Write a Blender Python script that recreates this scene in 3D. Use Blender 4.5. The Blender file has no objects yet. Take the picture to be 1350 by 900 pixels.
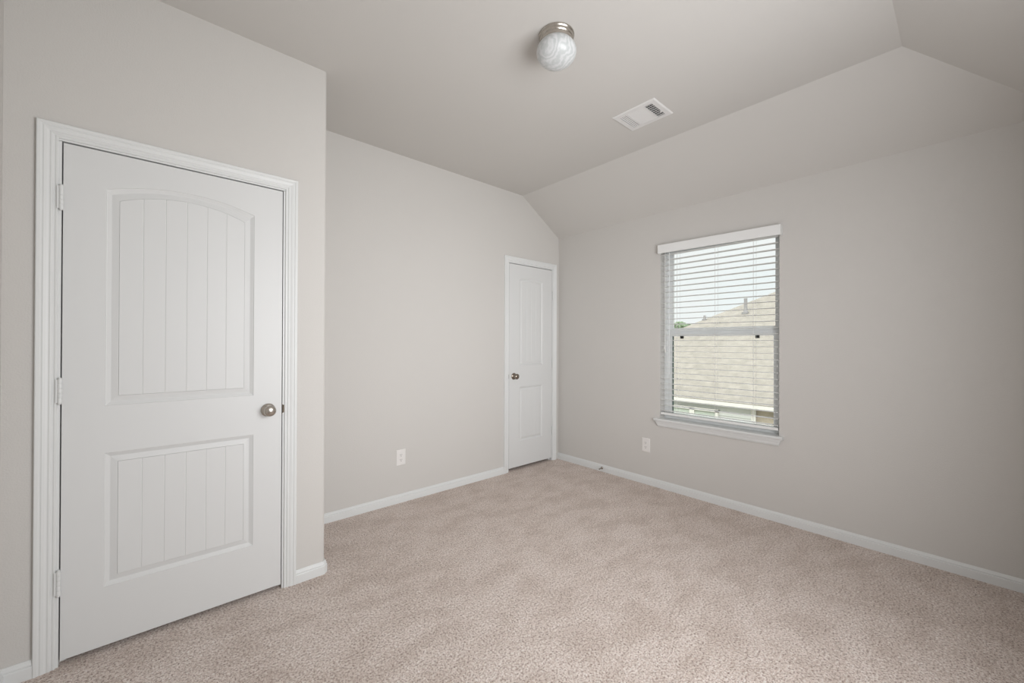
import bpy, bmesh, math, random
from mathutils import Vector, Matrix, noise
random.seed(7)
sc = bpy.context.scene
col = sc.collection
PI = math.pi

# ---------------------------------------------------------------- camera
F_PX = 533.45
YAW, PITCH, ROLL = 0.72573, 0.00355, 0.00367
cam_d = bpy.data.cameras.new('camera'); cam = bpy.data.objects.new('camera', cam_d); col.objects.link(cam)
cam_d.sensor_width = 36.0; cam_d.lens = F_PX / 1350 * 36.0; cam_d.clip_start = 0.02; cam_d.clip_end = 500
fw = Vector((math.sin(YAW)*math.cos(PITCH), math.cos(YAW)*math.cos(PITCH), math.sin(PITCH)))
r0 = Vector((math.cos(YAW), -math.sin(YAW), 0)); u0 = r0.cross(fw)
rt = r0*math.cos(ROLL) + u0*math.sin(ROLL); up = -r0*math.sin(ROLL) + u0*math.cos(ROLL)
M = Matrix((rt, up, -fw)).transposed().to_4x4(); M.translation = Vector((-3.35253, -3.00441, 1.27229))
cam.matrix_world = M
sc.camera = cam

# ---------------------------------------------------------------- colour management
sc.view_settings.view_transform = 'Standard'; sc.view_settings.look = 'None'
sc.view_settings.gamma = 1.0; sc.view_settings.use_curve_mapping = False
sc.view_settings.exposure = 0.0

# ---------------------------------------------------------------- sky
w = bpy.data.worlds.new('sky'); sc.world = w; w.use_nodes = True
nt = w.node_tree; nt.nodes.clear()
wo = nt.nodes.new('ShaderNodeOutputWorld'); bg = nt.nodes.new('ShaderNodeBackground')
tc = nt.nodes.new('ShaderNodeTexCoord'); nz = nt.nodes.new('ShaderNodeTexNoise'); cr = nt.nodes.new('ShaderNodeValToRGB')
nz.inputs['Scale'].default_value = 2.2; nz.inputs['Detail'].default_value = 5
cr.color_ramp.elements[0].position = .40; cr.color_ramp.elements[0].color = (.94, .985, 1.0, 1)
cr.color_ramp.elements[1].position = .62; cr.color_ramp.elements[1].color = (1.0, 1.0, 1.0, 1)
nt.links.new(tc.outputs['Generated'], nz.inputs['Vector']); nt.links.new(nz.outputs['Fac'], cr.inputs['Fac'])
nt.links.new(cr.outputs['Color'], bg.inputs['Color']); bg.inputs['Strength'].default_value = 1.0
# overcast sky: the cloud deck is brighter overhead than near the horizon
sx = nt.nodes.new('ShaderNodeSeparateXYZ'); mr = nt.nodes.new('ShaderNodeMapRange'); mr.interpolation_type = 'SMOOTHSTEP'
mr.inputs['From Min'].default_value = .28; mr.inputs['From Max'].default_value = .95; mr.inputs['To Min'].default_value = 1.02; mr.inputs['To Max'].default_value = 4.5
nt.links.new(tc.outputs['Generated'], sx.inputs[0]); nt.links.new(sx.outputs['Z'], mr.inputs['Value']); nt.links.new(mr.outputs[0], bg.inputs['Strength'])
nt.links.new(bg.outputs['Background'], wo.inputs['Surface'])

# ---------------------------------------------------------------- lights
def light(kind, name, loc, rot, energy, color=(1, 1, 1), size=None, size_y=None):
    d = bpy.data.lights.new(name, kind); d.energy = energy; d.color = color
    if kind == 'AREA':
        d.shape = 'RECTANGLE'; d.size = size; d.size_y = size_y
    o = bpy.data.objects.new(name, d); col.objects.link(o); o.location = loc; o.rotation_euler = rot
    return o
sun = light('SUN', 'sun', (-6, 2, 12), (0, 0, 0), 1.2, (1, .97, .92))
sun.data.angle = math.radians(.6)
sun.rotation_euler = Vector((1, .25, -.9)).to_track_quat('-Z', 'Y').to_euler()
# added area lights fill the room from a made-up window behind the camera
W2X0, W2X1, W2Z0, W2Z1 = -2.85, -1.35, .62, 2.14
FILL_WIDE = light('AREA', 'window_daylight', ((W2X0+W2X1)/2, -3.335, (W2Z0+W2Z1)/2), (PI/2, 0, 0), 46, (.985, .995, 1.02), W2X1-W2X0-.12, W2Z1-W2Z0-.12)
FILL_NARROW = light('AREA', 'window_daylight_direct', (-2.1, -3.33, 1.38), (PI/2, 0, 0), 7, (.985, .995, 1.02), 1.4, 1.4)  # narrower fill added at the same made-up window, angled to the far corner
FILL_NARROW.data.spread = 1.5; FILL_NARROW.rotation_euler = Vector((.35, .9, 0)).to_track_quat('-Z', 'Y').to_euler()

# ---------------------------------------------------------------- room dimensions
H, HW, S = 2.768, 2.424, .547          # flat ceiling, wall top under the slopes, run of the slope
L = -3.770; D = -.6467; FR = -2.7855 - S   # left wall, entry wall, wall behind the camera
BX = -2.636                             # outer corner of the closet box-out
T = .13

# ---------------------------------------------------------------- materials
MATS = {}
def mat(name, base, rough=.6, metal=0.0, bump=None, var=None, spec=.5, coat=0):
    """bump=(scale,strength,distance,detail); var=(scale, amount)"""
    if name in MATS: return MATS[name]
    m = bpy.data.materials.new(name); m.use_nodes = True; n = m.node_tree; b = n.nodes['Principled BSDF']
    b.inputs['Base Color'].default_value = (*base, 1); b.inputs['Roughness'].default_value = rough
    b.inputs['Metallic'].default_value = metal; b.inputs['Specular IOR Level'].default_value = spec
    t = n.nodes.new('ShaderNodeTexCoord')
    if bump:
        z = n.nodes.new('ShaderNodeTexNoise'); z.inputs['Scale'].default_value = bump[0]; z.inputs['Detail'].default_value = bump[3]
        bp = n.nodes.new('ShaderNodeBump'); bp.inputs['Strength'].default_value = bump[1]; bp.inputs['Distance'].default_value = bump[2]
        n.links.new(t.outputs['Object'], z.inputs['Vector']); n.links.new(z.outputs['Fac'], bp.inputs['Height'])
        n.links.new(bp.outputs['Normal'], b.inputs['Normal'])
    if var:
        z = n.nodes.new('ShaderNodeTexNoise'); z.inputs['Scale'].default_value = var[0]; z.inputs['Detail'].default_value = 3
        mx = n.nodes.new('ShaderNodeMixRGB'); n.links.new(t.outputs['Object'], z.inputs['Vector'])
        n.links.new(z.outputs['Fac'], mx.inputs['Fac'])
        a = var[1]
        mx.inputs['Color1'].default_value = (*[min(1, c*(1-a)) for c in base], 1)
        mx.inputs['Color2'].default_value = (*[min(1, c*(1+a)) for c in base], 1)
        n.links.new(mx.outputs['Color'], b.inputs['Base Color'])
    MATS[name] = m
    return m
WALL = mat('greige_wall_paint', (.625, .606, .580), .75, bump=(170, .5, .0018, 3), var=(1.3, .012), spec=.25)
CEIL = mat('greige_ceiling_paint', (.62, .602, .576), .85, bump=(200, .3, .0015, 3), var=(1.3, .012), spec=.2)
WHITE = mat('white_trim_paint', (.74, .75, .745), .38, bump=(60, .04, .0006, 2), spec=.4)
DOORM = mat('white_door_paint', (.70, .705, .70), .42, bump=(420, .10, .0004, 3), spec=.35)
DARK = mat('dark_gap', (.03, .028, .025), .9)
NICKEL = mat('brushed_nickel', (.50, .465, .42), .27, metal=1.0, bump=(300, .03, .0003, 1))
BRONZE = mat('dark_aged_nickel', (.30, .26, .22), .25, metal=1.0, bump=(300, .03, .0003, 1))
VINYL = mat('white_vinyl', (.86, .88, .88), .35, var=(3, .01))
SLATM = mat('white_faux_wood', (.84, .845, .835), .45, bump=(30, .05, .0004, 2))
CORD = mat('white_cord', (.80, .80, .78), .8, var=(80, .03))
PLASTIC = mat('white_plastic', (.80, .78, .76), .4, var=(20, .01))
BLACKP = mat('black_plastic', (.02, .02, .02), .4, var=(20, .05))
GASK = mat('dark_green_gasket', (.10, .16, .14), .6, var=(20, .05))
VENTM = mat('white_enamel', (.74, .73, .72), .4, var=(20, .01))
DUCT_SHADE = mat('galvanised_duct', (.035, .035, .035), .7, metal=.0, var=(20, .1))  # near-black colour stands in for the shade inside the duct

def glass_mat(name, tint, gloss):
    m = bpy.data.materials.new(name); m.use_nodes = True; n = m.node_tree; n.nodes.clear()
    o = n.nodes.new('ShaderNodeOutputMaterial'); tr = n.nodes.new('ShaderNodeBsdfTransparent'); gl = n.nodes.new('ShaderNodeBsdfGlossy')
    fr = n.nodes.new('ShaderNodeFresnel'); mx = n.nodes.new('ShaderNodeMixShader'); fr.inputs['IOR'].default_value = gloss
    tr.inputs['Color'].default_value = (*tint, 1); gl.inputs['Roughness'].default_value = .02
    n.links.new(fr.outputs[0], mx.inputs[0]); n.links.new(tr.outputs[0], mx.inputs[1]); n.links.new(gl.outputs[0], mx.inputs[2])
    n.links.new(mx.outputs[0], o.inputs['Surface']); return m
GLASS = glass_mat('window_glass', (.97, .985, .975), 1.45)

def carpet_mat():
    m = bpy.data.materials.new('beige_carpet'); m.use_nodes = True; n = m.node_tree; b = n.nodes['Principled BSDF']
    b.inputs['Roughness'].default_value = 1.0; b.inputs['Specular IOR Level'].default_value = .05
    b.inputs['Sheen Weight'].default_value = .15; b.inputs['Sheen Roughness'].default_value = .6
    t = n.nodes.new('ShaderNodeTexCoord')
    def noi(scale, det, rough=.5, vec=None, dist=0):
        z = n.nodes.new('ShaderNodeTexNoise'); z.inputs['Scale'].default_value = scale; z.inputs['Detail'].default_value = det
        z.inputs['Roughness'].default_value = rough; z.inputs['Distortion'].default_value = dist
        n.links.new(vec or t.outputs['Object'], z.inputs['Vector']); return z.outputs['Fac']
    def ramp(src, stops):
        c = n.nodes.new('ShaderNodeValToRGB'); e = c.color_ramp.elements
        e[0].position, e[0].color = stops[0][0], (*stops[0][1], 1); e[1].position, e[1].color = stops[-1][0], (*stops[-1][1], 1)
        for p, q in stops[1:-1]:
            x = e.new(p); x.color = (*q, 1)
        n.links.new(src, c.inputs['Fac']); return c.outputs['Color']
    def mul(a, b_, f=1.0):
        x = n.nodes.new('ShaderNodeMixRGB'); x.blend_type = 'MULTIPLY'; x.inputs['Fac'].default_value = f
        n.links.new(a, x.inputs['Color1']); n.links.new(b_, x.inputs['Color2']); return x.outputs['Color']
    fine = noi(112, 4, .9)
    fleck_shade = ramp(fine, [(.37, (.16, .095, .07)), (.44, (.62, .50, .44)), (.52, (.91, .79, .725)), (.60, (1.0, .96, .92))])  # dark stops paint in the shade of gaps between the fibres
    # direction of the nap: broad patches and short strokes left by feet and the vacuum cleaner
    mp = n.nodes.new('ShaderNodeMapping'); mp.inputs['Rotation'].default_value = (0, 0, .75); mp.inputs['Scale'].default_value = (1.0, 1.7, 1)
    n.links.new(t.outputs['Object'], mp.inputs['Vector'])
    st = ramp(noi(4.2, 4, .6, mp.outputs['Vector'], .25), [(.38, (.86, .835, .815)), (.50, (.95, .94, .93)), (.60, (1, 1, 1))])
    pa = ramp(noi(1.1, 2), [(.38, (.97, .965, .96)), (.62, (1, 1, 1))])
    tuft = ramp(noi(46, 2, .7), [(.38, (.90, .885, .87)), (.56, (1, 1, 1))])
    n.links.new(mul(mul(mul(fleck_shade, st), pa), tuft), b.inputs['Base Color'])
    vo = n.nodes.new('ShaderNodeTexVoronoi'); vo.inputs['Scale'].default_value = 150
    n.links.new(t.outputs['Object'], vo.inputs['Vector'])
    ad = n.nodes.new('ShaderNodeMath'); ad.operation = 'MULTIPLY_ADD'; ad.inputs[1].default_value = -.6
    n.links.new(vo.outputs['Distance'], ad.inputs[0]); n.links.new(fine, ad.inputs[2])
    bp = n.nodes.new('ShaderNodeBump'); bp.inputs['Strength'].default_value = .85; bp.inputs['Distance'].default_value = .008
    n.links.new(ad.outputs[0], bp.inputs['Height']); n.links.new(bp.outputs['Normal'], b.inputs['Normal'])
    return m
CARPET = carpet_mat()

# ---------------------------------------------------------------- helpers
def link(name, bm, m, parent=None, smooth=False, mats=None, ang=38):
    me = bpy.data.meshes.new(name)
    bmesh.ops.remove_doubles(bm, verts=bm.verts, dist=1e-6)
    bmesh.ops.recalc_face_normals(bm, faces=bm.faces)
    bm.to_mesh(me); bm.free()
    for q in (mats or [m]): me.materials.append(q)
    o = bpy.data.objects.new(name, me); col.objects.link(o)
    if smooth:
        for p in me.polygons: p.use_smooth = True
        try: me.set_sharp_from_angle(angle=math.radians(ang))
        except Exception: pass
    if parent: o.parent = parent
    return o
def BM(): return bmesh.new()
def tag(o, label=None, cat=None, group=None, kind=None):
    if label: o['label'] = label
    if cat: o['category'] = cat
    if group: o['group'] = group
    if kind: o['kind'] = kind
    return o
def empty(name, loc, label, cat, group=None, kind=None):
    o = bpy.data.objects.new(name, None); col.objects.link(o); o.location = loc; o.empty_display_size = .1
    return tag(o, label, cat, group, kind)
def box(bm, x0, x1, y0, y1, z0, z1, bev=0.0):
    g = bmesh.ops.create_cube(bm, size=1)['verts']
    for v in g:
        v.co = Vector(((x0+x1)/2 + v.co.x*(x1-x0), (y0+y1)/2 + v.co.y*(y1-y0), (z0+z1)/2 + v.co.z*(z1-z0)))
    if bev:
        ed = {e for v in g for e in v.link_edges}
        bmesh.ops.bevel(bm, geom=list(ed), offset=bev, segments=2, profile=.6, affect='EDGES')
def prism(bm, pts, vec):
    """closed planar polygon pts (3-D) extruded along vec"""
    a = [bm.verts.new(p) for p in pts]; b = [bm.verts.new(Vector(p)+Vector(vec)) for p in pts]
    bm.faces.new(a); bm.faces.new(b[::-1])
    for i in range(len(a)):
        j = (i+1) % len(a); bm.faces.new((a[i], b[i], b[j], a[j]))
def sweep(bm, sections, closed=False, cap=True):
    rows = [[bm.verts.new(p) for p in s] for s in sections]
    n = len(rows[0]); m = len(rows)
    for i in range(m if closed else m-1):
        a, b = rows[i], rows[(i+1) % m]
        for j in range(n):
            k = (j+1) % n; bm.faces.new((a[j], a[k], b[k], b[j]))
    if cap and not closed:
        bm.faces.new(rows[0][::-1]); bm.faces.new(rows[-1])
def lathe(bm, prof, origin, axis, seg=40):
    """prof: (radius, along) pairs; axis: unit vector"""
    ax = Vector(axis).normalized(); t = Vector((0, 0, 1)) if abs(ax.z) < .9 else Vector((1, 0, 0))
    a = ax.cross(t).normalized(); b = ax.cross(a); o = Vector(origin); rows = []
    for r, h in prof:
        if r < 1e-6: rows.append([bm.verts.new(o+ax*h)])
        else: rows.append([bm.verts.new(o+ax*h+(a*math.cos(2*PI*i/seg)+b*math.sin(2*PI*i/seg))*r) for i in range(seg)])
    for p, q in zip(rows, rows[1:]):
        for i in range(seg):
            j = (i+1) % seg
            if len(p) == 1 and len(q) == 1: continue
            if len(p) == 1: bm.faces.new((p[0], q[i], q[j]))
            elif len(q) == 1: bm.faces.new((p[i], p[j], q[0]))
            else: bm.faces.new((p[i], p[j], q[j], q[i]))
def tube(bm, pts, r, seg=8):
    secs = []
    P = [Vector(p) for p in pts]
    for i, p in enumerate(P):
        d = (P[min(i+1, len(P)-1)] - P[max(i-1, 0)]).normalized()
        t = Vector((0, 0, 1)) if abs(d.z) < .9 else Vector((1, 0, 0))
        a = d.cross(t).normalized(); b = d.cross(a)
        secs.append([p + (a*math.cos(2*PI*k/seg)+b*math.sin(2*PI*k/seg))*r for k in range(seg)])
    sweep(bm, secs)

# ================================================================ STRUCTURE
def ztop(x): return H if x <= -S else H - (x+S)*(H-HW)/S
O = .012  # walls run this far up into the ceiling slab
D1L, D1R, G1 = -3.6192, -2.8528, .022
D2L, D2R, G2 = -.7235, -.1092, .030
JG = .004; JT = .018                    # gap round the slab, jamb thickness

# floor
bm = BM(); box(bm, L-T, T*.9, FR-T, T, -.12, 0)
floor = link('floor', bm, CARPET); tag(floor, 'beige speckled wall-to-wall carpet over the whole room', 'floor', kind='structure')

# wall_back with the opening of the narrow door
def xz_poly(y, pts): return [(x, y, z) for x, z in pts]
o1, o2 = D2L-JG-JT, D2R+JG+JT; oz = G2+2.03+JG+JT
bm = BM()
prism(bm, xz_poly(0, [(BX-.12, -.01), (o1, -.01), (o1, H+O), (BX-.12, H+O)]), (0, T, 0))
prism(bm, xz_poly(0, [(o1, oz), (o2, oz), (o2, ztop(o2)+O), (-S, H+O), (o1, H+O)]), (0, T, 0))
prism(bm, xz_poly(0, [(o2, -.01), (0, -.01), (0, HW+O), (o2, ztop(o2)+O)]), (0, T, 0))
tag(link('wall_back', bm, WALL), 'greige far wall holding the narrow closet door', 'wall', kind='structure')

# wall_entry: wall of the large door with a rounded outside corner, and its return
o1, o2 = D1L-JG-JT, D1R+JG+JT; oz1 = G1+2.03+JG+JT
bm = BM()
r = .02; arc = [(BX-r+r*math.sin(a), D+r-r*math.cos(a)) for a in [i*PI/2/8 for i in range(9)]]
plan = [(o2, D)] + arc + [(BX, 0), (BX-.12, 0), (BX-.12, D+.12), (o2, D+.12)]
prism(bm, [(x, y, -.01) for x, y in plan], (0, 0, H+O+.01))
box(bm, o1, o2, D, D+.12, oz1, H+O); box(bm, L, o1, D, D+.12, -.01, H+O)
tag(link('wall_entry', bm, WALL, smooth=True), 'greige wall round the large white door with a rounded outside corner', 'wall', kind='structure')

# wall_left, wall_front (behind the camera), wall_right
bm = BM(); a = FR
yt = FR + S
prism(bm, [(L, D+.12, -.01), (L, D+.12, H+O), (L, yt, H+O), (L, FR, HW+O), (L, FR, -.01)], (-T, 0, 0))
tag(link('wall_left', bm, WALL), 'greige wall at the far left edge of the photo', 'wall', kind='structure')
bm = BM()
box(bm, L-T, W2X0, FR-T, FR, -.01, HW+O); box(bm, W2X1, T, FR-T, FR, -.01, HW+O)
box(bm, W2X0, W2X1, FR-T, FR, -.01, W2Z0); box(bm, W2X0, W2X1, FR-T, FR, W2Z1, HW+O)
tag(link('wall_front', bm, WALL), 'greige wall behind the camera with a second window', 'wall', kind='structure')
WY0, WY1, WZ0, WZ1 = -2.108, -1.197, .592, 2.132
bm = BM()
box(bm, 0, T, WY1, T, -.01, HW+O); box(bm, 0, T, FR, WY0, -.01, HW+O)
box(bm, 0, T, WY0, WY1, -.01, WZ0); box(bm, 0, T, WY0, WY1, WZ1, HW+O)
tag(link('wall_right', bm, WALL), 'greige wall with the blind-covered window', 'wall', kind='structure')

# ceiling: flat field, slope above the window wall, slope behind the camera, meeting in a hip
bm = BM()
V = lambda x, y, z: bm.verts.new((x, y, z))
Z0 = L-T
def top_of(pts): return [(p[0], p[1], p[2]+.10) for p in pts]
for pts in ([(L-.1, .1, H), (L-.1, yt, H), (-S, yt, H), (-S, .1, H)],
            [(-S, .1, H), (-S, yt, H), (0, FR, HW), (.1, FR-.1, HW-.0629), (.1, .1, HW-.0629)],
            [(L-.1, yt, H), (L-.1, FR-.1, HW-.0629), (.1, FR-.1, HW-.0629), (0, FR, HW), (-S, yt, H)]):
    prism(bm, pts, (0, 0, .11))
tag(link('ceiling', bm, CEIL), 'greige ceiling, flat with a slope down to the window wall', 'ceiling', kind='structure')

# baseboards
BBP = [(0, 0), (.014, 0), (.014, .043), (.0125, .0455), (.0095, .0465), (.0095, .0485), (.0112, .051), (.0100, .056), (.0072, .0605), (.0068, .0635), (.0045, .0675), (0, .0675)]
def baseboard(name, path, normals, label):
    bm = BM()
    secs = []
    for (x, y), (nx, ny) in zip(path, normals):
        secs.append([(x+nx*o, y+ny*o, z) for o, z in BBP])
    sweep(bm, secs); return tag(link(name, bm, WHITE), label, 'baseboard', kind='structure')
CW = .0565; REV = .0085
c1L, c1R = D1L-JG-REV-CW, D1R+JG+REV+CW
c2L, c2R = D2L-JG-REV-CW, min(D2R+JG+REV+CW, -.030)
k = .4142
baseboard('baseboard_left', [(L, FR), (L, D)], [(1, 0), (1, -1)], 'white baseboard along the left wall')
baseboard('baseboard_entry', [(L, D), (c1L, D)], [(1, -1), (0, -1)], 'short white baseboard piece left of the large door')
baseboard('baseboard_corner', [(c1R, D), (BX-.012, D), (BX, D+.012), (BX, 0)], [(0, -1), (k, -1), (1, -k), (1, -1)], 'white baseboard wrapping the rounded wall corner right of the large door')
baseboard('baseboard_back', [(BX, 0), (c2L, 0)], [(1, -1), (0, -1)], 'white baseboard along the far wall left of the narrow door')
baseboard('baseboard_right', [(0, 0), (0, FR)], [(-1, 0), (-1, 1)], 'white baseboard under the window wall')
baseboard('baseboard_front', [(0, FR), (L, FR)], [(-1, 1), (1, 1)], 'white baseboard behind the camera')

# ================================================================ DOORS
# casing profile: (distance out from the inner edge, projection)
CP = [(0, 0), (0, .0065), (.002, .0085), (.006, .0085), (.0085, .0068), (.011, .0068), (.0150, .0105), (.019, .0112), (.0225, .0098), (.0245, .0098),
      (.031, .0125), (.038, .0140), (.0415, .0128), (.0435, .0128), (.0475, .0158), (.0550, .0165), (.0575, .0160), (.0595, .0135), (.0595, 0)]
def casing(bm, xl, xr, zt, y, clipr=None):
    secs = []
    for side in range(4):
        s = []
        for u, v in CP:
            u = u*CW/.0595
            ur = u if clipr is None else u*clipr/CW
            s.append([(xl-u, y-v, 0), (xl-u, y-v, zt+u), (xr+ur, y-v, zt+u), (xr+ur, y-v, 0)][side])
        secs.append(s)
    sweep(bm, secs)

def arch(x, xl, xr, z, rise, inset):
    t = (x-xl)/(xr-xl)*2-1
    if rise <= 0: return z-inset
    hw_ = (xr-xl)/2; R_ = (hw_*hw_+rise*rise)/(2*rise)
    q = R_ - math.sqrt(max(0, R_*R_-(t*hw_)**2))
    return z + rise - q - inset
def panel(bm, y, xl, xr, zb, zt, rise, nplank, ring_w):
    """sunk and raised moulded panel; returns its outline vertices (ordered)"""
    inner = ring_w
    fxl, fxr = xl+inner, xr-inner; fw_ = fxr-fxl
    ts = set(round(i/24, 5) for i in range(25)); gr = []
    for i in range(1, nplank):
        c = i/nplank; g = .0022/fw_; ts = {t for t in ts if abs(t-c) > g*1.5}
        ts |= {c-g, c, c+g}; gr.append(c)
    ts = sorted(ts)
    rings = [(0, 0), (.0020, -.0034), (.0042, -.0040), (.0060, -.0052), (.0160, -.0112), (.0175, -.0113), (.0375, -.0042), (inner-.0010, -.0038), (inner, -.0068)]
    rows = []
    for d, h in rings:
        a, b = xl+d, xr-d; row = [(a+(b-a)*t, y-h, zb+d) for t in ts]
        row += [(a+(b-a)*t, y-h, arch(a+(b-a)*t, a, b, zt, rise, d)) for t in reversed(ts)]
        rows.append([bm.verts.new(p) for p in row])
    for p, q in zip(rows, rows[1:]):
        for i in range(len(p)):
            j = (i+1) % len(p); bm.faces.new((p[i], p[j], q[j], q[i]))
    hf = -.0030
    bot, top = [], []
    for t in ts:
        x = fxl+fw_*t; dep = .0016 if any(abs(t-c) < 1e-9 for c in gr) else 0
        bot.append(bm.verts.new((x, y-hf+dep, zb+inner))); top.append(bm.verts.new((x, y-hf+dep, arch(x, fxl, fxr, zt, rise, inner))))
    for i in range(len(ts)-1):
        bm.faces.new((bot[i], bot[i+1], top[i+1], top[i]))
    # edge of the field
    loop = bot + top[::-1]; last = rows[-1]
    for i in range(len(loop)):
        j = (i+1) % len(loop); bm.faces.new((last[i], last[j], loop[j], loop[i]))
    return rows[0]
def door_slab(xl, xr, y, zb, px, up, low, nplank, th=.035, ring_w=.0405):
    bm = BM()
    zt = zb+2.03
    rect = [bm.verts.new(p) for p in ((xl, y, zb), (xr, y, zb), (xr, y, zt), (xl, y, zt))]
    l1 = panel(bm, y, px[0], px[1], up[0], up[1], up[2], nplank, ring_w)
    l2 = panel(bm, y, px[0], px[1], low[0], low[1], 0, nplank, ring_w)
    edges = []
    for lp in (rect, l1, l2):
        for i in range(len(lp)):
            a, b = lp[i], lp[(i+1) % len(lp)]
            edges.append(bm.edges.get((a, b)) or bm.edges.new((a, b)))
    bmesh.ops.triangle_fill(bm, edges=edges, use_beauty=True, use_dissolve=False)
    back = [bm.verts.new((v.co.x, y+th, v.co.z)) for v in rect]
    for i in range(4):
        j = (i+1) % 4; bm.faces.new((rect[i], back[i], back[j], rect[j]))
    bm.faces.new(back)
    return bm
def hinge(xc, y, z0, z1, parent, side):
    bm = BM(); r_ = .0062; n = 5; step = (z1-z0)/n
    for i in range(n):
        lathe(bm, [(0, 0), (r_*.92, 0), (r_, .0012), (r_, step-.0014), (r_*.92, step-.0004), (0, step-.0004)], (xc, y-.0125, z0+i*step), (0, 0, 1), 16)
    lathe(bm, [(0, 0), (.0045, 0), (.0052, .002), (.003, .005), (0, .006)], (xc, y-.0125, z1), (0, 0, 1), 16)
    lathe(bm, [(0, 0), (.0045, 0), (.0052, .002), (.003, .005), (0, .006)], (xc, y-.0125, z0), (0, 0, -1), 16)
    box(bm, xc-.0016, xc+.0016, y-.010, y+.03, z0+.001, z1-.001)
    box(bm, xc+(.002 if side > 0 else -.012), xc+(.012 if side > 0 else -.002), y-.0135, y-.0120, z0+.002, z1-.002)
    return link('hinge', bm, WHITE, parent, smooth=True)
def knob(x, y, z, m, parent):
    bm = BM()
    lathe(bm, [(0, 0), (.0325, 0), (.0330, .002), (.0315, .005), (.0250, .0085), (.0160, .0105), (.0135, .013), (.0120, .020), (.0125, .027),
               (.0170, .0315), (.0235, .036), (.0268, .042), (.0275, .0475), (.0262, .053), (.0225, .0570), (.0165, .0598), (.0100, .0618), (.0040, .0630), (0, .0632)], (x, y, z), (0, -1, 0), 48)
    k_ = link('door_knob', bm, m, parent, smooth=True); k_['label'] = 'round satin nickel knob' if m is NICKEL else 'round dark nickel knob'
    bm = BM()
    lathe(bm, [(.0052, 0), (.0052, .0012), (.0040, .0016), (0, .0016)], (x, y-.0628, z), (0, -1, 0), 20)
    link('knob_lock_button', bm, m, k_, smooth=True)

def door(n, xl, xr, y, g, panel_x, up, low, nplank, hinge_side, hz, kx, kz, km, label, clip=None, ring_w=.0405):
    root = empty('door_%d' % n, ((xl+xr)/2, y, 0), label, 'door', kind='structure')
    inv = Matrix.Translation(-root.location)
    zt = g+2.03
    parts = []
    slab = link('door_slab', door_slab(xl, xr, y+.001, g, panel_x, up, low, nplank, ring_w=ring_w), DOORM, smooth=True, ang=16); parts.append(slab)
    bm = BM()      # jamb with its stop
    depth = .12
    for a, b in ((xl-JG-JT, xl-JG), (xr+JG, xr+JG+JT)): box(bm, a, b, y-.0005, y+depth, 0, zt+JG)
    box(bm, xl-JG-JT, xr+JG+JT, y-.0005, y+depth, zt+.006, zt+JG+JT)
    parts.append(link('door_jamb', bm, WHITE))
    bm = BM()
    for a, b in ((xl-JG, xl+.010), (xr-.010, xr+JG)): box(bm, a, b, y+.038, y+.070, 0, zt+JG)
    box(bm, xl-JG, xr+JG, y+.038, y+.070, zt-.010, zt+JG)
    parts.append(link('door_stop_moulding', bm, WHITE))
    bm = BM(); casing(bm, xl-JG-REV, xr+JG+REV, zt+JG+REV, y, clip)
    parts.append(link('door_casing', bm, WHITE))
    hx = xl-.0035 if hinge_side < 0 else xr+.0035
    for a, b in hz: parts.append(hinge(hx, y, a, b, None, hinge_side))
    # strike plate in the jamb beside the knob, with its curved lip
    sx = xr+JG if hinge_side < 0 else xl-JG; sg = 1 if hinge_side < 0 else -1
    bm = BM()
    box(bm, sx-sg*.0012 if sg > 0 else sx, sx if sg > 0 else sx+.0012, y+.002, y+.028, kz-.029, kz+.029)
    secs = []
    for i in range(9):
        a = i/8*1.25; yy = y+.002-math.sin(a)*.009; xx = sx-sg*.0012+sg*(1-math.cos(a))*.009
        hh = .022*(1-.18*(i/8)**2)
        secs.append([(xx, yy, kz-hh), (xx, yy, kz+hh), (xx+sg*.0014, yy, kz+hh), (xx+sg*.0014, yy, kz-hh)])
    sweep(bm, secs)
    parts.append(link('strike_plate', bm, BRONZE)); parts[-1]['label'] = 'small dark metal strike plate'
    # closet darkness behind the leaf: a closed back wall
    for o in parts:
        o.parent = root; o.matrix_parent_inverse = inv
    k0 = len(bpy.data.objects)
    bm = BM(); kn = empty('tmp', (0, 0, 0), None, None)
    knob(kx, y+.001, kz, km, kn)
    for c in list(kn.children):
        c.parent = root; c.matrix_parent_inverse = inv
    bpy.data.objects.remove(kn)
    return root
door(1, D1L, D1R, D, G1, (-3.4995, -2.9770), (1.007, 1.900, .047), (.262, .812), 6, -1,
     [(1.788, 1.880), (1.031, 1.126), (.283, .378)], -2.914, .928, NICKEL, 'large white two-panel door with an arched upper panel, at the left')
door(2, D2L, D2R, 0, G2, (-.583, -.2497), (1.044, 1.917, .018), (.281, .830), 4, 1,
     [(1.745, 1.835), (1.010, 1.100), (.275, .365)], -.6605, .940, BRONZE, 'narrow white two-panel closet door in the far corner', clip=.050, ring_w=.036)

# closets behind the two doors, so that the gaps round the leaves are dark
bm = BM()
box(bm, L-T, BX-.12, .0, T, -.01, H+O)          # back of the space behind door 1
box(bm, L-T, L, D+.12, 0, -.01, H+O)
box(bm, -1.0, .13, T+.6, T+.7, -.01, H); box(bm, -1.1, -1.0, T, T+.7, -.01, H); box(bm, .05, .13, T, T+.7, -.01, H)
box(bm, -1.1, .13, T, T+.7, H, H+.1); box(bm, -1.1, .13, T, T+.7, -.12, -.01)
tag(link('wall_closet', bm, WALL), 'closet walls hidden behind the two closed doors', 'wall', kind='structure')
bm = BM(); box(bm, L-.1, BX-.1, D+.1, .1, H, H+.1); tag(link('ceiling_closet', bm, CEIL), 'closet ceiling hidden behind the large door', 'ceiling', kind='structure')

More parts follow.
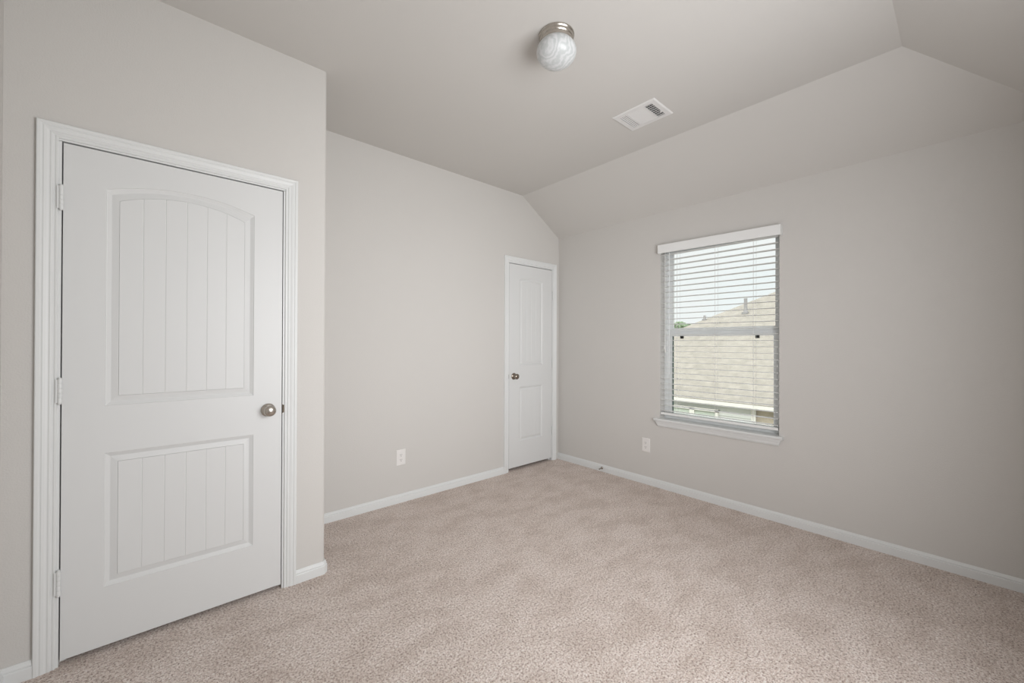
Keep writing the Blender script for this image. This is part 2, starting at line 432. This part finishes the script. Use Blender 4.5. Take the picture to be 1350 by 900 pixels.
# ================================================================ WINDOW
def window_unit(n, label):
    """local frame: opening along local Y (y0..y1), outward +X"""
    root = empty('window_%d' % n, (0, (WY0+WY1)/2, WZ0), label, 'window', kind='structure')
    inv = Matrix.Translation(-root.location)
    def P(name, bm, m, parent=None, smooth=False):
        o = link(name, bm, m, smooth=smooth)
        o.parent = parent or root
        o.matrix_parent_inverse = inv if parent is None else Matrix.Identity(4)
        return o
    y0, y1, z0, z1 = WY0, WY1, WZ0+.02, WZ1
    def frame(bm, xa, xb, ya, yb, za, zb, wl, wr, wb, wt, bev=.002):
        box(bm, xa, xb, ya, ya+wl, za, zb, bev); box(bm, xa, xb, yb-wr, yb, za, zb, bev)
        box(bm, xa, xb, ya+wl, yb-wr, za, za+wb, bev); box(bm, xa, xb, ya+wl, yb-wr, zb-wt, zb, bev)
    bm = BM(); frame(bm, .080, .150, y0+.001, y1-.001, z0, z1-.001, .028, .028, .03, .03)
    P('window_frame', bm, VINYL)
    # upper sash (outer track)
    bm = BM(); frame(bm, .116, .142, y0+.027, y1-.027, 1.366, z1-.028, .030, .034, .042, .03)
    us = P('upper_sash', bm, VINYL)
    bm = BM(); box(bm, .127, .131, y0+.05, y1-.05, 1.39, z1-.05); P('upper_pane', bm, GLASS, us)
    # lower sash (inner track)
    bm = BM(); frame(bm, .084, .110, y0+.027, y1-.027, z0+.018, 1.376, .032, .040, .032, .040)
    box(bm, .078, .086, y0+.10, y1-.10, 1.362, 1.370, .001)
    ls = P('lower_sash', bm, VINYL)
    bm = BM(); box(bm, .095, .099, y0+.05, y1-.05, z0+.045, 1.35); P('lower_pane', bm, GLASS, ls)
    bm = BM(); box(bm, .099, .109, y1-.027-.040-.0065, y1-.027-.0395, z0+.050, 1.336); g_ = P('glazing_gasket', bm, GASK, ls); g_['label'] = 'dark green gasket strip beside the lower pane'
    for yy in (-1.943, -1.357):
        bm = BM(); box(bm, .076, .086, yy-.014, yy+.014, 1.315, 1.338, .0015); box(bm, .072, .077, yy-.006, yy+.006, 1.320, 1.332, .001)
        l_ = P('sash_latch', bm, BLACKP, ls); l_['label'] = 'small black tilt latch'
    # stool and apron
    bm = BM()
    st = [(-.035, .5965), (-.0365, .5995), (-.0375, .604), (-.0365, .6085), (-.033, .6120), (-.030, .6130)]
    prof = [(0, .5915), (-.033, .5915)] + st + [(0, .6140)]
    sweep(bm, [[(x, yy, z) for x, z in prof] for yy in (WY0-.0270, WY1+.0420)])
    box(bm, 0, .082, WY0+.0005, WY1-.0005, .5915, .6140)
    P('window_sill', bm, WHITE)
    bm = BM()
    ap = [(0, .5915), (-.0235, .5915), (-.0235, .586), (-.0228, .5815), (-.0225, .577), (-.0190, .571), (-.0165, .562), (-.0150, .553), (-.0120, .548), (-.0095, .5425), (0, .5425)]
    secs = []
    for yy, s in ((WY0-.0180, 1), (WY1+.0330, -1)):
        secs.append([(x, yy+s*(.5915-z)*.42, z) for x, z in ap])
    sweep(bm, secs); P('window_apron', bm, WHITE)
    return root
win = window_unit(1, 'white vinyl single-hung window with a moulded sill, behind the blinds')

# unseen second window, added behind the camera to frame the fill lights
root = empty('window_2', ((W2X0+W2X1)/2, FR, W2Z0), 'white window behind the camera', 'window', kind='structure')
bm = BM()
box(bm, W2X0, W2X0+.05, FR-.12, FR-.06, W2Z0, W2Z1); box(bm, W2X1-.05, W2X1, FR-.12, FR-.06, W2Z0, W2Z1)
box(bm, W2X0, W2X1, FR-.12, FR-.06, W2Z0, W2Z0+.05); box(bm, W2X0, W2X1, FR-.12, FR-.06, W2Z1-.05, W2Z1)
wf2 = link('window_frame', bm, VINYL); wf2.parent = root; wf2.matrix_parent_inverse = Matrix.Translation(-root.location)
bm = BM(); box(bm, W2X0+.04, W2X1-.04, FR-.095, FR-.09, W2Z0+.04, W2Z1-.04)
wp2 = link('window_pane', bm, GLASS); wp2.parent = root; wp2.matrix_parent_inverse = Matrix.Translation(-root.location)

# ================================================================ BLIND
BY0, BY1 = WY0+.008, WY1-.006
blind = empty('window_blind', (0, (WY0+WY1)/2, .64), 'white two-inch horizontal slat blind with a valance, over the window', 'blind')
inv = Matrix.Translation(-blind.location)
def BP(name, bm, m, parent=None, smooth=False):
    o = link(name, bm, m, smooth=smooth); o.parent = parent or blind
    o.matrix_parent_inverse = inv if parent is None else Matrix.Identity(4); return o
# valance (hangs a touch lower at its right end)
bm = BM()
tl, br = .0, -.0115
vp = [(-.0450, .0), (-.0450, .070), (-.0435, .074), (-.0400, .0745), (-.0360, .0735), (-.0360, .0), ]
z_at = lambda yy: 2.0590 + (yy+1.197)/.93*.0130
sweep(bm, [[(x, yy, z_at(yy)+z) for x, z in vp] for yy in (-2.1265, -1.1975)])
for ya, yb in ((-2.1265, -2.1175), (-1.2065, -1.1975)):
    sweep(bm, [[(-.037, yy, z_at(yy)), (-.037, yy, z_at(yy)+.073), (-.001, yy, z_at(yy)+.073), (-.001, yy, z_at(yy))] for yy in (ya, yb)])
BP('valance', bm, SLATM)
bm = BM(); box(bm, .004, .058, BY0, BY1, WZ1-.050, WZ1-.002, .002); BP('head_rail', bm, VINYL)
SX0, SX1 = .004, .054
LAD = [-1.9415, -1.6640, -1.3500]
zt_, zb_ = 2.052, .684
NS = 30; pitch = (zt_-zb_)/(NS-1)
slat_src = None
for i in range(NS):
    z = zt_ - i*pitch
    if slat_src is None:
        bm = BM(); cx = (SX0+SX1)/2; n_ = 8; top = []; bot = []
        for k_ in range(n_+1):
            u = k_/n_*2-1; x = u*(SX1-SX0)/2; zz = .0012*(1-u*u); e = .0021*(1-abs(u)**6*.6)
            top.append((x, zz+e)); bot.append((x, zz-e))
        prof = top + bot[::-1]
        sweep(bm, [[(x, yy, zz) for x, zz in prof] for yy in (-(BY1-BY0)/2, (BY1-BY0)/2)])
        slat_src = link('slat', bm, SLATM, blind, smooth=True)
        o = slat_src
    else:
        o = slat_src.copy(); col.objects.link(o); o.parent = blind
    o.location = ((SX0+SX1)/2, 0, z - blind.location.z)
    o.location.y = (BY0+BY1)/2 - blind.location.y
    o.rotation_euler = (0, math.radians(1.5 + random.uniform(-.5, .5)), 0)
bm = BM(); sweep(bm, [[(x, yy, .6490+z) for x, z in ((.004, .002), (.006, 0), (.052, 0), (.054, .002), (.054, .016), (.052, .019), (.006, .019), (.004, .016))] for yy in (BY0, BY1)])
BP('bottom_rail', bm, SLATM)
for yy in LAD:
    bm = BM()
    for x in (.0015, .0565): tube(bm, [(x, yy, 2.10), (x, yy, 1.4), (x, yy, .66)], .0008, 6)
    for i in range(NS):
        z = zt_-i*pitch-.0022; tube(bm, [(.0015, yy, z), (.0565, yy, z)], .0005, 4)
    BP('ladder_cord', bm, CORD)
for yy in LAD:
    bm = BM(); tube(bm, [(.029, yy+.012, 2.09), (.029, yy+.012, .66)], .0008, 6); BP('lift_cord', bm, CORD)
bm = BM(); lathe(bm, [(0, 0), (.0030, 0), (.0036, .02), (.0029, .04), (.0029, 1.02), (.0042, 1.03), (.003, 1.055), (0, 1.056)], (-.012, -1.288, 1.005), (0, 0, 1), 10)
BP('tilt_wand', bm, VINYL, smooth=True)
bm = BM(); tube(bm, [(-.010, -1.246, 2.07), (-.0095, -1.247, 1.5), (-.009, -1.246, 1.25)], .0011, 6); tube(bm, [(-.010, -1.252, 2.07), (-.0095, -1.2525, 1.5), (-.009, -1.2515, 1.22)], .0011, 6)
lathe(bm, [(0, 0), (.007, .001), (.0065, .012), (.003, .028), (0, .03)], (-.009, -1.2455, 1.222), (0, 0, 1), 12)
lathe(bm, [(0, 0), (.007, .001), (.0065, .012), (.003, .028), (0, .03)], (-.009, -1.2515, 1.192), (0, 0, 1), 12)
BP('pull_cord', bm, CORD)

# ================================================================ CEILING LIGHT
LX, LY = -1.8925, -1.676
lamp = empty('ceiling_light', (LX, LY, H), 'round flush-mount light with a swirled white glass globe and nickel base, on the ceiling', 'ceiling light')
bm = BM()
lathe(bm, [(0, 0), (.084, 0), (.086, -.002), (.0862, -.008), (.0835, -.0105), (.0815, -.014), (.0800, -.021), (.0770, -.0235), (.0750, -.028), (.0738, -.042), (.0715, -.046), (.066, -.046), (.066, -.030), (0, -.030)], (0, 0, 0), (0, 0, 1), 64)
link('lamp_base', bm, NICKEL, lamp, smooth=True)
def swirl_glass():
    m = bpy.data.materials.new('alabaster_glass'); m.use_nodes = True; n = m.node_tree; b = n.nodes['Principled BSDF']
    t = n.nodes.new('ShaderNodeTexCoord'); wv = n.nodes.new('ShaderNodeTexWave'); z = n.nodes.new('ShaderNodeTexNoise'); r_ = n.nodes.new('ShaderNodeValToRGB')
    wv.inputs['Scale'].default_value = 11; wv.inputs['Distortion'].default_value = 14; wv.inputs['Detail'].default_value = 6; wv.inputs['Detail Scale'].default_value = 1.6
    n.links.new(t.outputs['Object'], wv.inputs['Vector'])
    r_.color_ramp.elements[0].color = (.54, .565, .565, 1); r_.color_ramp.elements[1].color = (.68, .69, .70, 1)
    r_.color_ramp.elements[0].position = .1; r_.color_ramp.elements[1].position = .95
    n.links.new(wv.outputs['Fac'], r_.inputs['Fac']); n.links.new(r_.outputs['Color'], b.inputs['Base Color'])
    b.inputs['Roughness'].default_value = .28; b.inputs['Subsurface Weight'].default_value = .08; b.inputs['Subsurface Radius'].default_value = (.02, .02, .02)
    b.inputs['Coat Weight'].default_value = .0
    return m
bm = BM()
prof = [(.062, -.030)]
Rg, zc = .0965, -.083
for i in range(29):
    a = math.radians(47 - i*(137/28)); rr = Rg*math.cos(a); zz = zc + .067*math.sin(a)
    prof.append((max(rr, 0) if i < 28 else 0, zz))
lathe(bm, prof, (0, 0, 0), (0, 0, 1), 64)
link('glass_globe', bm, swirl_glass(), lamp, smooth=True)['label'] = 'swirled white alabaster glass globe'

# ================================================================ CEILING VENT
VX0, VX1, VY0, VY1 = -1.0810, -.8390, -1.7370, -1.4380
vent = empty('ceiling_vent', ((VX0+VX1)/2, (VY0+VY1)/2, H), 'white rectangular air register with louvres and one dark open grid, on the ceiling', 'vent')
inv = Matrix.Translation(-vent.location)
def VP(name, bm, m, smooth=False, parent=None):
    o = link(name, bm, m, smooth=smooth); o.parent = parent or vent; o.matrix_parent_inverse = inv if parent is None else Matrix.Identity(4); return o
bx0, bx1, by0, by1 = VX0+.034, VX1-.034, VY0+.036, VY1-.036
bm = BM()     # bevelled flange round the opening
outer = [(VX0, VY0), (VX1, VY0), (VX1, VY1), (VX0, VY1)]; inner_ = [(bx0, by0), (bx1, by0), (bx1, by1), (bx0, by1)]
secs = []
for (ox, oy), (ix, iy) in zip(outer, inner_):
    dx, dy = (1 if ix > ox else -1), (1 if iy > oy else -1)
    secs.append([(ox, oy, H), (ox, oy, H-.003), (ox+dx*.006, oy+dy*.006, H-.0075), (ix, iy, H-.0075), (ix, iy, H)])
sweep(bm, secs, closed=True); VP('flange', bm, VENTM)
bm = BM(); box(bm, bx0, bx1, by0, by1, H-.0008, H-.0001); VP('duct_opening', bm, DUCT_SHADE)['label'] = 'dark duct seen through the open grid'
def blade(bm, a, b, tilt, wd, along):
    """curved louvre from a to b (xy), tilted"""
    secs = []
    for (x, y) in (a, b):
        s = []
        for i in range(5):
            u = (i/4-.5)*wd; h = -.0012 - .0050*(.5+ tilt*(i/4-.5)) - .0008*math.sin(i/4*PI)
            s.append((x, y+u, H+h-.0006) if along == 'x' else (x+u, y, H+h-.0006))
        s += [(p[0], p[1], p[2]+.0007) for p in s[::-1]]
        secs.append(s)
    sweep(bm, secs)
g0, g1 = by1-.052, by0+.052     # bank limits
for i in range(4):               # bank nearest the far wall
    bm = BM(); yy = by1-.008-i*.0120; blade(bm, (bx0, yy), (bx1, yy), .3, .0074, 'x'); VP('louvre', bm, VENTM)
for i in range(9):               # middle bank, blades at right angles
    bm = BM(); xx = bx0+.0095+i*.0193; blade(bm, (xx, g1+.003), (xx, g0-.003), 1, .0190, 'y'); VP('louvre', bm, VENTM)
for yy in (g0, g1):
    bm = BM(); box(bm, bx0, bx1, yy-.0022, yy+.0022, H-.0080, H-.0010); VP('divider', bm, VENTM)
for i in range(4):               # open bank: thin blades seen edge-on over cross vanes
    bm = BM(); yy = by0+.006+i*.0135
    sweep(bm, [[(x, yy-.0004, H-.0072), (x, yy+.0008, H-.0072), (x, yy+.0068, H-.0014), (x, yy+.0056, H-.0014)] for x in (bx0, bx1)]); VP('louvre', bm, VENTM)
for i in range(8):
    bm = BM(); xx = bx0+.012+i*.0215; box(bm, xx-.0010, xx+.0010, by0, g1-.002, H-.0052, H-.0010); VP('cross_vane', bm, VENTM)
bm = BM(); box(bm, (bx0+bx1)/2-.003+.035, (bx0+bx1)/2+.003+.035, by0-.004, by0+.008, H-.013, H-.007, .001)
VP('damper_lever', bm, PLASTIC)
for xx in ((VX0+VX1)/2,):
    for yy in (VY0+.014, VY1-.014):
        bm = BM(); lathe(bm, [(0, -.0015), (.003, -.001), (.0040, 0)], (xx, yy, H-.0075), (0, 0, 1), 12); VP('screw', bm, VENTM)

# ================================================================ OUTLETS
def outlet(loc, rotz, label):
    """plate in local XZ, facing -Y"""
    root = empty('wall_outlet', loc, label, 'outlet', group='wall outlets'); root.rotation_euler = (0, 0, rotz)
    wd, ht = .0395, .062
    bm = BM()
    sweep(bm, [[(-wd+d, y, -ht+d), (wd-d, y, -ht+d), (wd-d, y, ht-d), (-wd+d, y, ht-d)] for d, y in ((0, 0), (0, -.0028), (.0025, -.0052), (.005, -.0058))])
    link('cover_plate', bm, PLASTIC, root)
    for s in (1, -1):
        bm = BM(); pts = []
        for i in range(32):
            a = 2*PI*i/32; x = .0172*math.cos(a); z = .0172*math.sin(a); z = max(-.0138, min(.0138, z)); pts.append((x, -.0056, s*.0196+z))
        prism(bm, pts, (0, -.0016, 0)); rc = link('receptacle', bm, PLASTIC, root)
        bm = BM()
        for x, hh in ((-.0063, .0045), (.0063, .0036)): box(bm, x-.0012, x+.0012, -.0075, -.0070, s*.0196+.0030-hh, s*.0196+.0030+hh)
        lathe(bm, [(0, 0), (.0028, 0), (.0028, .0006), (0, .0006)], (0, -.0069, s*.0196-.0085), (0, -1, 0), 12)
        sl = link('slot', bm, BLACKP, rc); sl['label'] = 'black plug slots'
    bm = BM(); lathe(bm, [(.0032, 0), (.0028, .0012), (0, .0016)], (0, -.0056, 0), (0, -1, 0), 14); link('screw', bm, PLASTIC, root, smooth=True)
    return root
outlet((-1.8690, 0, .3575), 0, 'white duplex outlet on the far wall left of the narrow door')
outlet((0, -1.0640, .3525), -PI/2, 'white duplex outlet on the window wall, below the left end of the sill')

# ================================================================ SPRING DOOR STOP on the baseboard
ds = empty('spring_door_stop', (-.014, -.594, .036), 'small dark spring door stop screwed to the window-wall baseboard', 'door stop')
bm = BM(); lathe(bm, [(0, 0), (.0125, 0), (.0125, .003), (.0085, .007), (.006, .012), (0, .012)], (0, 0, 0), (-1, 0, 0), 20); link('stop_base', bm, BRONZE, ds, smooth=True)
bm = BM(); pts = []
for i in range(14*10+1):
    a = 2*PI*i/10; u = i/140; x = -.010-.050*u; rr = .0052-.0012*u; pts.append((x, math.cos(a)*rr, math.sin(a)*rr-.006*u*u))
tube(bm, pts, .0011, 6); link('spring', bm, NICKEL, ds, smooth=True)
bm = BM(); lathe(bm, [(0, 0), (.0055, .0), (.0065, .003), (.0065, .011), (.0045, .014), (0, .0145)], (-.058, 0, -.006), (-1, 0, -.1), 16); link('rubber_tip', bm, PLASTIC, ds, smooth=True)['label'] = 'white rubber tip'

# ================================================================ OUTSIDE
def stripe_mat(name, c1, c2, scale, axis='Z', rough=.9):
    m = bpy.data.materials.new(name); m.use_nodes = True; n = m.node_tree; b = n.nodes['Principled BSDF']; b.inputs['Roughness'].default_value = rough
    t = n.nodes.new('ShaderNodeTexCoord'); br = n.nodes.new('ShaderNodeTexBrick')
    mp = n.nodes.new('ShaderNodeMapping')
    n.links.new(t.outputs['Object'], mp.inputs['Vector'])
    if axis == 'roof': mp.inputs['Rotation'].default_value = (0, 0, PI/2)
    else: mp.inputs['Rotation'].default_value = (PI/2, 0, PI/2)
    n.links.new(mp.outputs['Vector'], br.inputs['Vector'])
    br.inputs['Color1'].default_value = (*c1, 1); br.inputs['Color2'].default_value = (*c2, 1); br.inputs['Mortar'].default_value = (*[q*.86 for q in c1], 1)
    br.inputs['Scale'].default_value = scale; br.inputs['Mortar Size'].default_value = .010; br.inputs['Bias'].default_value = 0
    z = n.nodes.new('ShaderNodeTexNoise'); z.inputs['Scale'].default_value = 9; z.inputs['Detail'].default_value = 5; n.links.new(t.outputs['Object'], z.inputs['Vector'])
    mx = n.nodes.new('ShaderNodeMixRGB'); mx.blend_type = 'OVERLAY'; mx.inputs['Fac'].default_value = .3
    n.links.new(br.outputs['Color'], mx.inputs['Color1']); n.links.new(z.outputs['Fac'], mx.inputs['Color2'])
    n.links.new(mx.outputs['Color'], b.inputs['Base Color']); return m
SHING = stripe_mat('tan_shingles', (.255, .232, .200), (.228, .208, .178), 3.2, 'roof')
BRICK = stripe_mat('tan_brick', (.56, .50, .42), (.50, .44, .36), 4.0, 'wall')
SIDING = mat('white_lap_siding', (.72, .74, .72), .7, var=(4, .03))
FASCIA = mat('white_fascia', (.80, .79, .74), .5, var=(4, .02))
PVC = mat('grey_vent_pipe', (.30, .29, .29), .6, var=(10, .05))
GRASS = mat('lawn_grass', (.16, .155, .115), 1, var=(3, .3), bump=(20, .5, .02, 3))
LEAF = mat('tree_leaves', (.16, .22, .13), .9, var=(2, .35))
BARK = mat('tree_bark', (.16, .12, .09), .9, var=(6, .2))
NG = mat('pale_green_glass', (.56, .62, .55), .2, var=(1.5, .12))

bm = BM(); box(bm, -60, 160, -110, 110, -3.3, -3.0)
tag(link('ground', bm, GRASS), 'lawn between and around the houses, below the window', 'ground', kind='structure')

XE, YC, ZE, PT = 3.2, 3.35, .385, .566
XW = 3.33
house = empty('neighbour_house', (XE, 0, -3), 'tan-shingled hip-roofed house seen through the window', 'house')
inv = Matrix.Translation(-house.location)
def HP(name, bm, m, parent=None, smooth=False):
    o = link(name, bm, m, smooth=smooth); o.parent = parent or house; o.matrix_parent_inverse = inv if parent is None else Matrix.Identity(4); return o
run = 5.5; yb = -9.0
rp = [(XE, YC, ZE), (XE, yb, ZE), (XE+2*run, yb, ZE), (XE+2*run, YC, ZE)]
ra, rb = (XE+run, YC-run, ZE+PT*run), (XE+run, yb+run, ZE+PT*run)
bm = BM()
v = [bm.verts.new(p) for p in rp]; a_, b_ = bm.verts.new(ra), bm.verts.new(rb)
bm.faces.new((v[0], v[1], b_, a_)); bm.faces.new((v[1], v[2], b_)); bm.faces.new((v[2], v[3], a_, b_)); bm.faces.new((v[3], v[0], a_))
lo = [bm.verts.new((p[0], p[1], p[2]-.008)) for p in rp]
for i in range(4):
    j = (i+1) % 4; bm.faces.new((v[i], v[j], lo[j], lo[i]))
bm.faces.new(lo); HP('roof', bm, SHING)
bm = BM()   # fascia board
t_ = .025
box(bm, XE, XE+t_, yb, YC, ZE-.072, ZE-.008); box(bm, XE, XE+2*run, YC-t_, YC, ZE-.072, ZE-.008)
box(bm, XE+2*run-t_, XE+2*run, yb, YC, ZE-.072, ZE-.008); box(bm, XE, XE+2*run, yb, yb+t_, ZE-.072, ZE-.008)
HP('fascia', bm, FASCIA)
bm = BM(); box(bm, XE+t_, XE+2*run-t_, yb+t_, YC-t_, ZE-.062, ZE-.050); HP('soffit', bm, SIDING)
bm = BM()   # lap siding, upper part left of the corner board
z = -3.0
while z < ZE-.062:
    zz = min(z+.15, ZE-.062)
    prism(bm, [(XW-.016, -.868, z), (XW-.002, -.868, zz), (XW+.1, -.868, zz), (XW+.1, -.868, z)], (0, 3.93, 0)); z += .15
HP('siding_wall', bm, SIDING)
bm = BM(); box(bm, XW-.03, XW, -.925, -.862, -3, ZE-.062); HP('corner_board', bm, FASCIA)
bm = BM(); box(bm, XW+.01, XE+2*run-.25, yb+.25, -.868, -3, ZE-.062); box(bm, XW+.1, XE+2*run-.25, -.868, YC-.25, -3, ZE-.062); HP('brick_wall', bm, BRICK)
# twin window
bm = BM(); wy0, wy1, wz0, wz1, ym = -.407, .40, -1.0, .228, .0085
for q in ((wy0, wy0+.045), (ym-.04, ym+.04), (wy1-.045, wy1)): box(bm, XW-.06, XW-.01, q[0], q[1], wz0, wz1)
box(bm, XW-.06, XW-.01, wy0, wy1, wz1-.035, wz1+.01); box(bm, XW-.06, XW-.01, wy0, wy1, wz0, wz0+.05)
wf = HP('window_frame', bm, FASCIA)
for q in ((wy0+.04, ym-.035), (ym+.035, wy1-.04)):
    bm = BM(); box(bm, XW-.035, XW-.030, q[0], q[1], wz0+.04, wz1-.03); HP('window_pane', bm, NG, wf)
# roof vent pipes
def pipe(x, y, h, r_, lab):
    z = ZE+PT*(x-XE); bm = BM()
    lathe(bm, [(0, 0), (r_, 0), (r_, h+.05), (r_*.85, h+.05), (r_*.85, h-.02), (0, h-.02)], (x, y, z-.05), (0, 0, 1), 16)
    lathe(bm, [(r_*1.9, -.06), (r_*1.25, .05), (r_*1.05, .09)], (x, y, z), (0, 0, 1), 16)
    box(bm, x-r_*1.9, x+r_*1.9, y-r_*1.8, y+r_*1.8, z-.03, z+.012)
    HP('vent_pipe', bm, PVC, smooth=True)['label'] = lab
pipe(5.914, .082, .30, .032, 'grey vent pipe on the roof slope')
pipe(5.70, .83, .07, .022, 'small grey vent cap near the hip')

# trees beyond
def tree(x, y, h, rad, label, seed):
    root = empty('tree', (x, y, -3), label, 'tree', group='trees beyond the roof')
    bm = BM(); tube(bm, [(0, 0, 0), (.1, .05, (h)*.35), (0, .1, h*.6)], .18, 8); link('trunk', bm, BARK, root)
    bm = BM(); rnd = random.Random(seed)
    for _ in range(9):
        c = Vector((rnd.uniform(-1, 1)*rad*.6, rnd.uniform(-1, 1)*rad*.6, h-rad*.75+rnd.uniform(-.3, .25)*rad))
        rr = rad*rnd.uniform(.40, .62)
        g = bmesh.ops.create_icosphere(bm, subdivisions=4, radius=rr, matrix=Matrix.Translation(c))['verts']
        for v_ in g:
            n_ = noise.fractal(v_.co*(2.2/rad)*1.2+Vector((seed, 0, 0)), 1, 2, 5); n2 = noise.noise(v_.co*6)
            v_.co = c+(v_.co-c)*(1+.35*n_+.12*n2)
    for v_ in bm.verts: v_.co.z = min(v_.co.z, h)
    link('crown', bm, LEAF, root)
tree(25, 11.0, 5.85, .75, 'leafy tree on the skyline at the left edge of the window view', 3)
tree(27, 11.25, 5.75, .62, 'smaller round tree just right of the leftmost skyline tree', 5)
tree(33, 13.2, 5.45, .8, 'low far tree where the skyline meets the neighbouring roof', 8)
